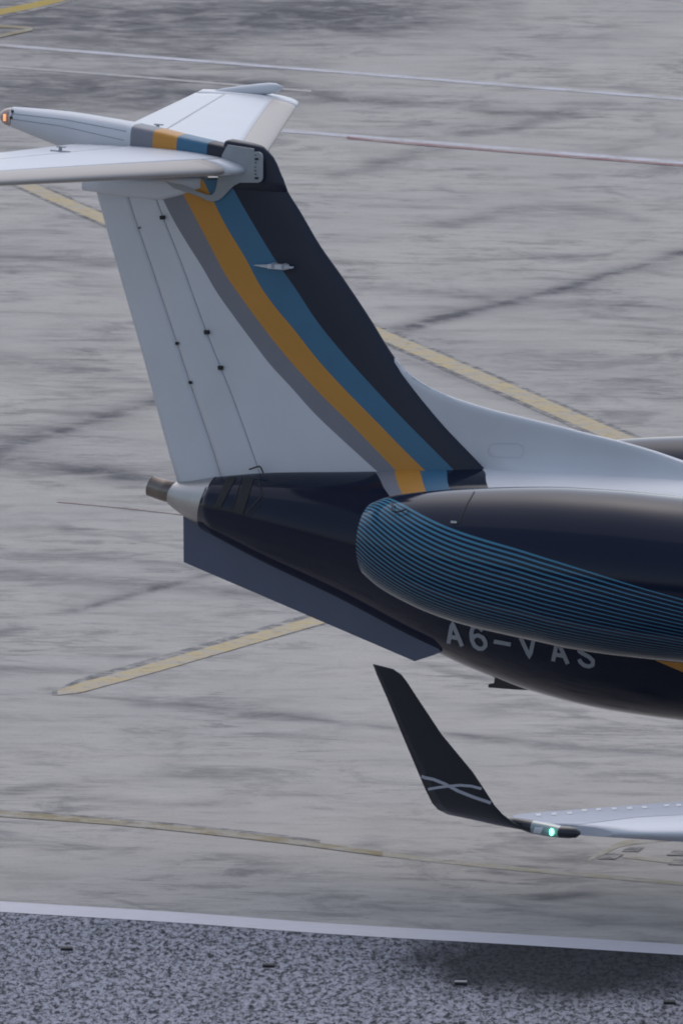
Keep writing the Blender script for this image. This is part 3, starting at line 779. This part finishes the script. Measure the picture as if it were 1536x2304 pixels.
# dirt: rubber, tar and water streaks lying along slab joints.  (points, half width in picture rows, strength)
ST = [([(-300, 1105), (0, 1013), (350, 905), (500, 862), (860, 756), (1000, 714)], 3.5, .4), ([(860, 754), (1100, 690), (1250, 655), (1400, 608), (1700, 520)], 3.5, .45), ([(170, 1374), (470, 1292)], 3, .3), ([(-50, 1562), (130, 1561), (400, 1583), (900, 1640), (1600, 1708)], 2.5, .22), ([(780, 643), (1200, 680), (1700, 702)], 3, .2), ([(0, 1046), (420, 1090)], 4, .3),
      ([(-300, 1105), (0, 1008), (180, 955), (350, 902), (500, 862), (860, 755), (1000, 712)], 9, .32), ([(0, 1000), (150, 955), (330, 905)], 26, .28), ([(860, 752), (960, 722), (1100, 690), (1250, 655), (1400, 608), (1700, 520)], 8, .42), ([(1180, 665), (1540, 575)], 24, .14),
      ([(-50, 1032), (100, 1045), (220, 1058), (420, 1088)], 14, .50), ([(0, 1050), (120, 1055), (300, 1075)], 24, .2),
      ([(780, 640), (1000, 660), (1200, 678), (1700, 700)], 10, .26), ([(1000, 700), (1250, 690), (1540, 720)], 14, .14),
      ([(30, 1290), (180, 1305), (300, 1318), (430, 1325), (600, 1342)], 14, .34), ([(160, 1375), (300, 1336), (470, 1292)], 7, .32), ([(100, 1245), (300, 1265), (420, 1280)], 10, .2),
      ([(330, 1585), (420, 1588), (560, 1600), (700, 1612)], 9, .33), ([(500, 1605), (640, 1618), (900, 1640)], 6, .25), ([(1030, 1655), (1290, 1684), (1560, 1700)], 8, .33), ([(1080, 1600), (1200, 1580)], 6, .12),
      ([(0, 1500), (200, 1512), (330, 1520)], 6, .25), ([(-10, 1424), (40, 1416)], 7, .4),
      ([(-60, 45), (150, 62), (380, 58), (620, 42), (800, 30)], 52, .58), ([(150, 20), (500, 22), (700, 20)], 26, .42), ([(-50, 205), (150, 190), (330, 210), (520, 215)], 34, .6), ([(350, 175), (620, 190), (760, 222), (900, 230)], 10, .5), ([(0, 235), (250, 245), (400, 225)], 20, .3), ([(200, 110), (500, 125), (640, 150)], 20, .3),
      ([(60, 245), (200, 180), (420, 110), (600, 60)], 12, .2), ([(700, 60), (830, 62), (930, 50)], 14, .3), ([(800, 15), (1100, 5)], 16, .2),
      ([(1040, 300), (1140, 290), (1270, 255)], 8, .36), ([(1110, 255), (1190, 252), (1280, 256)], 8, .32), ([(1280, 238), (1370, 232)], 7, .30), ([(760, 395), (870, 365), (990, 332)], 9, .34), ([(850, 300), (1010, 285), (1200, 262)], 14, .14),
      ([(1010, 505), (1130, 475), (1240, 466), (1330, 474), (1440, 495)], 9, .28), ([(1000, 450), (1060, 452)], 6, .2), ([(1300, 340), (1540, 300)], 10, .18),
      ([(0, 578), (110, 578), (235, 590)], 10, .36), ([(0, 605), (230, 600)], 8, .18), ([(0, 808), (60, 815), (160, 822)], 18, .34), ([(120, 755), (260, 762)], 9, .2), ([(150, 785), (300, 790)], 9, .16), ([(230, 845), (340, 858)], 10, .2),
      ([(920, 780), (1150, 790), (1540, 850)], 34, .13), ([(900, 805), (1040, 850), (1300, 960)], 6, .25), ([(1290, 900), (1440, 860)], 8, .18), ([(1370, 815), (1430, 815)], 6, .2),
      ([(30, 1785), (120, 1765)], 10, .22), ([(180, 1798), (290, 1805)], 10, .2), ([(380, 1812), (500, 1806)], 10, .15), ([(1225, 2020), (1310, 2014)], 9, .42), ([(1120, 1968), (1270, 1978)], 9, .16), ([(1180, 2022), (1540, 2055)], 4, .25), ([(900, 2000), (1120, 2020)], 4, .18),
      ([(640, 785), (700, 800)], 5, .1), ([(1330, 735), (1540, 760)], 20, .12)]
stain = np.zeros_like(gpx)
for pts, w, s in ST:
    best = np.full_like(gpx, 1e9)
    for (ax, ay), (bx, by) in zip(pts[:-1], pts[1:]):
        dx, dy = bx-ax, by-ay; t = np.clip(((gpx-ax)*dx/9.+(gpy-ay)*dy)/(dx*dx/9.+dy*dy), 0, 1)
        # streak ends taper; across the streak the falloff is measured in rows
        ex = (gpx-(ax+dx*t))/5.; ey = gpy-(ay+dy*t); best = np.minimum(best, np.hypot(ex, ey))
    stain = 1-(1-stain)*(1-s*np.exp(-(best/w)**2))
# lighter concrete east of one joint, darker worn field in the upper left
stain = np.clip(stain, 0, 1)
nu, nv = len(us), len(vs_)
verts = [(float(a), float(b), 0.0) for a, b in zip(GX.ravel(), GY.ravel())]
faces = [(i*nu+j, i*nu+j+1, (i+1)*nu+j+1, (i+1)*nu+j) for i in range(nv-1) for j in range(nu-1)]
cols_ = list(stain.ravel())
# outer skirt to the horizon joined to the grid border, one sheet
me = bpy.data.meshes.new('ground')
bm_ring = []
border = [j for j in range(nu)]+[i*nu+nu-1 for i in range(1, nv)]+[(nv-1)*nu+j for j in range(nu-2, -1, -1)]+[i*nu for i in range(nv-2, 0, -1)]
cx_, cy_ = float(GX.mean()), float(GY.mean())
base = len(verts)
for k in border:
    x, y = verts[k][0]-cx_, verts[k][1]-cy_; L = math.hypot(x, y); verts.append((cx_+x/L*6000, cy_+y/L*6000, 0.0)); cols_.append(0.0)
nb = len(border)
faces += [(border[i], base+i, base+(i+1) % nb, border[(i+1) % nb]) for i in range(nb)]
me.from_pydata(verts, [], faces); me.update()
at = me.attributes.new('stain', 'FLOAT', 'POINT'); at.data.foreach_set('value', np.array(cols_, dtype=np.float32))
bm = bmesh.new(); bm.from_mesh(me); bmesh.ops.recalc_face_normals(bm, faces=bm.faces); bm.normal_update()
if bm.faces[0] .normal.z < 0: bmesh.ops.reverse_faces(bm, faces=bm.faces)
bm.to_mesh(me); bm.free()
ground = bpy.data.objects.new('ground', me); COL.objects.link(ground); ground['kind'] = 'structure'

class NT_:
    def __init__(s, m): s.nt = m.node_tree; s.b = s.nt.nodes['Principled BSDF']
    def n(s, t, **k):
        q = s.nt.nodes.new(t)
        for a, v in k.items(): setattr(q, a, v)
        return q
    def l(s, a, b): s.nt.links.new(a, b)
    def noise(s, vec, scale, detail=6, rough=.6, dist=0.0):
        q = s.n('ShaderNodeTexNoise'); s.l(vec, q.inputs['Vector']); q.inputs['Scale'].default_value = scale; q.inputs['Detail'].default_value = detail
        q.inputs['Roughness'].default_value = rough; q.inputs['Distortion'].default_value = dist; return q.outputs[0]
    def rng(s, x, a, b, c, d, sm=True):
        q = s.n('ShaderNodeMapRange', interpolation_type='SMOOTHSTEP' if sm else 'LINEAR'); s.l(x, q.inputs[0])
        for i, v in enumerate((a, b, c, d)): q.inputs[i+1].default_value = v
        return q.outputs[0]
    def math(s, op, a, b=None):
        q = s.n('ShaderNodeMath', operation=op)
        for i, v in enumerate((a, b)):
            if v is None: continue
            if isinstance(v, (int, float)): q.inputs[i].default_value = v
            else: s.l(v, q.inputs[i])
        return q.outputs[0]
    def mix(s, f, a, b, blend='MIX'):
        q = s.n('ShaderNodeMix', data_type='RGBA', blend_type=blend)
        for i, v in ((0, f), (6, a), (7, b)):
            if isinstance(v, (int, float)): q.inputs[i].default_value = v
            elif isinstance(v, tuple): q.inputs[i].default_value = (*v, 1)
            else: s.l(v, q.inputs[i])
        return q.outputs[2]
    def coord(s, rot=0, scale=(1, 1, 1)):
        t = s.n('ShaderNodeTexCoord'); m = s.n('ShaderNodeMapping'); s.l(t.outputs['Object'], m.inputs[0])
        m.inputs['Rotation'].default_value = (0, 0, rot); m2 = s.n('ShaderNodeMapping'); s.l(m.outputs[0], m2.inputs[0])
        m2.inputs['Scale'].default_value = scale; return m2.outputs[0]
CONC, CDARK = (.45, .422, .39), (.135, .132, .137)
m = bpy.data.materials.new('worn_concrete'); m.use_nodes = True; k = NT_(m)
v = k.coord(rot=-TH-.06, scale=(.8, .8, 1)); v2 = k.coord(rot=-TH, scale=(1, .55, 1))
big = k.noise(v, .22, 4, .5, .3); mid = k.noise(k.coord(rot=-TH-.05, scale=(.6, 1.4, 1)), 1.2, 12, .76, .5); fine = k.noise(v2, 30, 3, .7)
str_ = k.noise(k.coord(rot=-TH-.05, scale=(.5, 2.2, 1)), 1.6, 12, .82, .4); st2 = k.noise(k.coord(rot=-TH+.35, scale=(1.8, .6, 1)), 1.2, 9, .7, .5)
zone = k.noise(k.coord(rot=-TH, scale=(1, .4, 1)), .5, 3, .5)
atn = k.n('ShaderNodeAttribute', attribute_name='stain').outputs['Fac']
base_ = k.mix(k.rng(big, .35, .68, 0, 1), CONC, (.40, .378, .358))
zf = k.rng(zone, .36, .62, .25, 1.0)
def dirt(b_, n_, lo, hi, amt, col=CDARK):
    return k.mix(k.math('MULTIPLY', k.rng(n_, lo, hi, 0, amt), zf), b_, col)
base_ = dirt(base_, mid, .51, .60, .46); base_ = dirt(base_, str_, .525, .60, .42); base_ = dirt(base_, st2, .56, .70, .26)
cl_ = k.noise(k.coord(rot=-TH-.35, scale=(1, .8, 1)), .9, 10, .62, .9); base_ = dirt(base_, cl_, .51, .66, .52)
sp_ = k.noise(k.coord(rot=-TH-.03, scale=(.45, 1.5, 1)), 5, 9, .84, .3); base_ = dirt(base_, sp_, .53, .61, .36)
lt_ = k.noise(k.coord(rot=-TH-.05, scale=(.5, 2.0, 1)), 2.1, 8, .7, .5); base_ = k.mix(k.rng(lt_, .55, .72, 0, .35), base_, (.50, .485, .48))
ms = k.math('MULTIPLY', atn, k.rng(k.noise(v, 2.2, 8, .66, .5), .30, .64, .55, 1.65)); base_ = k.mix(ms, base_, (.075, .075, .088))
base_ = k.mix(k.rng(fine, .3, .7, .0, .12), base_, (.16, .16, .17))
k.l(base_, k.b.inputs['Base Color']); k.l(k.rng(mid, .3, .7, .5, .8), k.b.inputs['Roughness']); k.b.inputs['Specular IOR Level'].default_value = .08
me.materials.append(m)

def paint_mat(name, col, wear=.45, seed=0, scale=3.0, under=CONC):
    m = bpy.data.materials.new(name); m.use_nodes = True; k = NT_(m)
    v = k.coord(rot=-TH+seed, scale=(.6, 1, 1)); w = k.rng(k.noise(v, scale, 9, .8, .4), .40, .62, 0, wear)
    c = k.mix(w, col, under); c = k.mix(k.rng(k.noise(v, scale*2.2, 9, .8), .51, .64, 0, wear*.6), c, CDARK)
    k.l(c, k.b.inputs['Base Color']); k.b.inputs['Roughness'].default_value = .8; k.b.inputs['Specular IOR Level'].default_value = .08; return m
def ground_strip(name, pts, wpx, mt, z=.004, n=14):
    """painted line: pixel polyline, width in picture rows (number or list)"""
    P = []; W = []
    if not isinstance(wpx, (list, tuple)): wpx = [wpx]*len(pts)
    xs = [p[0] for p in pts]; N_ = n*(len(pts)-1)+1
    if xs[0] > xs[-1]: pts = pts[::-1]; wpx = wpx[::-1]; xs = xs[::-1]
    tx = np.linspace(xs[0], xs[-1], N_); ty = smooth(tx, xs, [p[1] for p in pts]); tw = np.interp(tx, xs, wpx)
    rows = [[onZ(x, y-w/2, z), onZ(x, y+w/2, z)] for x, y, w in zip(tx, ty, tw)]
    mb = MB(); mb.grid(rows, 0, False); o = mb.build(name, mt); o['kind'] = 'structure'
    if o.data.polygons[0].normal.z < 0: o.data.flip_normals()
    return o
YEL = paint_mat('faded_yellow_line', (.56, .45, .25), .9, 0, scale=4); YEL2 = paint_mat('worn_olive_line', (.30, .25, .14), .9, .3); YEL3 = paint_mat('yellow_line', (.46, .33, .06), .3, .1)
YEL4 = paint_mat('nearly_gone_yellow_line', (.39, .355, .27), 1.0, .2, scale=4)
WHT = paint_mat('white_line', (.60, .60, .65), .7); WHT2 = paint_mat('faint_white_line', (.48, .465, .46), 1.0); RED = paint_mat('worn_red_line', (.30, .15, .16), .8); EDGE = paint_mat('edge_line_white', (.72, .70, .74), .12, scale=5)
DRK = paint_mat('tar_border', (.15, .15, .155), 1.0, scale=5)
ground_strip('yellow_line', [(30, 402), (62, 417), (850, 749), (1395, 986), (1536, 1048)], [20, 22, 25, 30, 30], YEL, .006)
ground_strip('tar_edge', [(30, 402), (62, 417), (850, 749), (1395, 986), (1536, 1048)], [30, 32, 37, 46, 46], DRK, .004)
ground_strip('yellow_line', [(130, 1559), (180, 1547), (715, 1395), (900, 1343)], [10, 22, 22, 22], YEL, .006)
ground_strip('tar_edge', [(118, 1560), (180, 1543), (715, 1392), (900, 1340)], [8, 34, 32, 32], DRK, .004)
ground_strip('yellow_line', [(-60, 1826), (270, 1851), (620, 1889), (860, 1921)], [13, 12, 12, 10], YEL2, .006)
ground_strip('yellow_line', [(860, 1921), (1000, 1938), (1600, 1994)], [10, 9, 8], YEL4, .003)
ground_strip('tar_edge', [(-60, 1820), (270, 1845), (620, 1882), (720, 1894)], [8, 8, 12, 8], DRK, .004)
ground_strip('yellow_line', [(-60, 42), (0, 27), (75, 12), (180, -14)], 13, YEL3, .006)
ground_strip('tar_edge', [(-60, 42), (0, 27), (75, 12), (180, -14)], 26, DRK, .004)
ground_strip('yellow_line', [(-40, 56), (74, 63)], 6, YEL2, .006); ground_strip('yellow_line', [(-40, 92), (0, 81), (74, 65)], 7, YEL2, .010)
ground_strip('white_line', [(-60, 96), (0, 101), (768, 162), (1600, 228)], 6, WHT, .004)
ground_strip('white_line', [(-60, 144), (0, 149), (300, 172), (700, 205)], 4.5, WHT2, .004)
ground_strip('white_line', [(560, 288), (768, 304), (1150, 335), (1600, 371)], 7, WHT, .004)
ground_strip('red_line', [(780, 309), (840, 315), (1150, 341), (1600, 377)], 5, RED, .006)
ground_strip('red_line', [(130, 1128), (270, 1141), (420, 1158)], 3, paint_mat('faint_red_line', (.42, .34, .32), 1.0), .006)
ground_strip('white_line', [(-60, 2035.5), (0, 2039.5), (384, 2063), (768, 2091), (1152, 2113), (1600, 2141)], 24, EDGE, .012)
# painted position box at the lower right: pale yellow field with dark squares
ground_strip('yellow_line', [(1322, 1935), (1350, 1921), (1400, 1898), (1600, 1878)], [6, 10, 12, 16], YEL4, .003)
ground_strip('yellow_line', [(1400, 1925), (1470, 1933), (1600, 1948)], 10, YEL4, .004)
for (x0, y0, x1, y1) in ((1343, 1932, 1396, 1921), (1396, 1915, 1440, 1906), (1497, 1924, 1560, 1914), (1500, 1945, 1560, 1932)):
    mb = MB(); mb.add([onZ(x0, y0, .007), onZ(x0+38, y0+1, .007), onZ(x1+8, y1, .007), onZ(x0+18, y1-1, .007)], [(0, 1, 2, 3)])
    o = mb.build('dark_marking', DRK); o['kind'] = 'structure'
    if o.data.polygons[0].normal.z < 0: o.data.flip_normals()

# asphalt in the foreground
top_e = [(-400, 2026), (0, 2050), (384, 2073), (768, 2101), (1152, 2124), (1536, 2148), (1900, 2172)]
rows = []
for x in np.linspace(-400, 1900, 60):
    y = float(smooth([x], [p[0] for p in top_e], [p[1] for p in top_e])[0])
    A0 = onZ(x, y-4, .008)
    rows.append([tuple(A0+(np.array([hy[0], hy[1], 0])*-t)) for t in (0, 2, 4, 6, 8, 10, 14, 20, 40)])
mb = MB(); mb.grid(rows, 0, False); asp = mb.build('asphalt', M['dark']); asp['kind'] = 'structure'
if asp.data.polygons[0].normal.z < 0: asp.data.flip_normals()
m = bpy.data.materials.new('frosted_asphalt'); m.use_nodes = True; k = NT_(m)
va = k.coord(rot=-TH, scale=(1, .30, 1))
n1 = k.noise(va, 20, 4, .78, .3); n2 = k.noise(va, 38, 3, .7); n3 = k.noise(k.coord(rot=-TH, scale=(1, .3, 1)), .8, 6, .65)
c = k.mix(k.rng(n1, .38, .58, 0, 1), (.036, .039, .047), (.385, .39, .45)); c = k.mix(k.rng(k.noise(va, 8, 5, .7, .3), .52, .66, 0, .45), c, (.06, .062, .07)); c = k.mix(k.rng(n2, .54, .64, 0, .5), c, (.06, .06, .072)); c = k.mix(k.rng(n3, .50, .70, 0, .35), c, (.08, .08, .09))
# dark patch lying at one place on the asphalt
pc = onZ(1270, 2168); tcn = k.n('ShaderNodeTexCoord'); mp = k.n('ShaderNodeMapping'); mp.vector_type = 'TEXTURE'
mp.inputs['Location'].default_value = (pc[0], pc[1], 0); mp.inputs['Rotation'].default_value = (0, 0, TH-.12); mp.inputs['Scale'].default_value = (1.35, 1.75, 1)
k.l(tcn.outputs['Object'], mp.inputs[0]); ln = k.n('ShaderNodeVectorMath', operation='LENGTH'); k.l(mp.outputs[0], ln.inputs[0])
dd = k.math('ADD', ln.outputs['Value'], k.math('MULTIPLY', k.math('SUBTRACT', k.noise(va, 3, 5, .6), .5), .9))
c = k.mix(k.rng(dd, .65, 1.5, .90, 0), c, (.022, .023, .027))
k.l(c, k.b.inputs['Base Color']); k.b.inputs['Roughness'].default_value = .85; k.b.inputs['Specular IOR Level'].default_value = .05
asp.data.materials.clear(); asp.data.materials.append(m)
bp = k.n('ShaderNodeBump'); bp.inputs['Strength'].default_value = .5; bp.inputs['Distance'].default_value = .02; k.l(n1, bp.inputs['Height']); k.l(bp.outputs[0], k.b.inputs['Normal'])

# unseen dark ground added towards the camera to darken the paint's reflections
rows = [[tuple(onZ(x, 2150, .006)+np.array([hy[0], hy[1], 0])*-t) for t in (12, 40, 90, 200, 400)] for x in np.linspace(-60000, 60000, 30)]
mb = MB(); mb.grid(rows, 0, False); gr = mb.build('unseen_dark_ground', mat('dark_reflection_ground', (.035, .045, .022), .9, var=.4, vscale=.5)); gr['kind'] = 'structure'
if gr.data.polygons[0].normal.z < 0: gr.data.flip_normals()

# four low dark fittings set in a row in the asphalt
lab = ['low dark metal fitting in the asphalt, nearest the left edge', 'low dark metal fitting in the asphalt left of the dark patch, second from left',
       'low dark metal fitting with a pale top strip, beside the dark patch', 'low dark metal fitting in the asphalt, nearest the right edge']
for i, (x, y) in enumerate(((151, 2139), (604, 2177), (1036, 2217), (1505, 2260))):
    c = onZ(x, y, 0); ax = np.array([[hx[0], hx[1], 0], [hy[0], hy[1], 0], [0, 0, 1.0]])
    e = bpy.data.objects.new('ground_fitting', None); COL.objects.link(e); e.location = tuple(c); ROOTLOC[e.name] = tuple(c)
    tag(e, lab[i], 'ground fitting', 'row of low fittings in the asphalt')
    mb = MB(); mb.box(c+np.array([0, 0, .018]), (.055, .05, .014), ax); mb.build('body', M['dark'], e, bevel=.004)
    if i == 2:
        mb = MB(); mb.box(c+np.array([0, 0, .036]), (.055, .03, .004), ax); mb.build('cover', M['seal'], e)
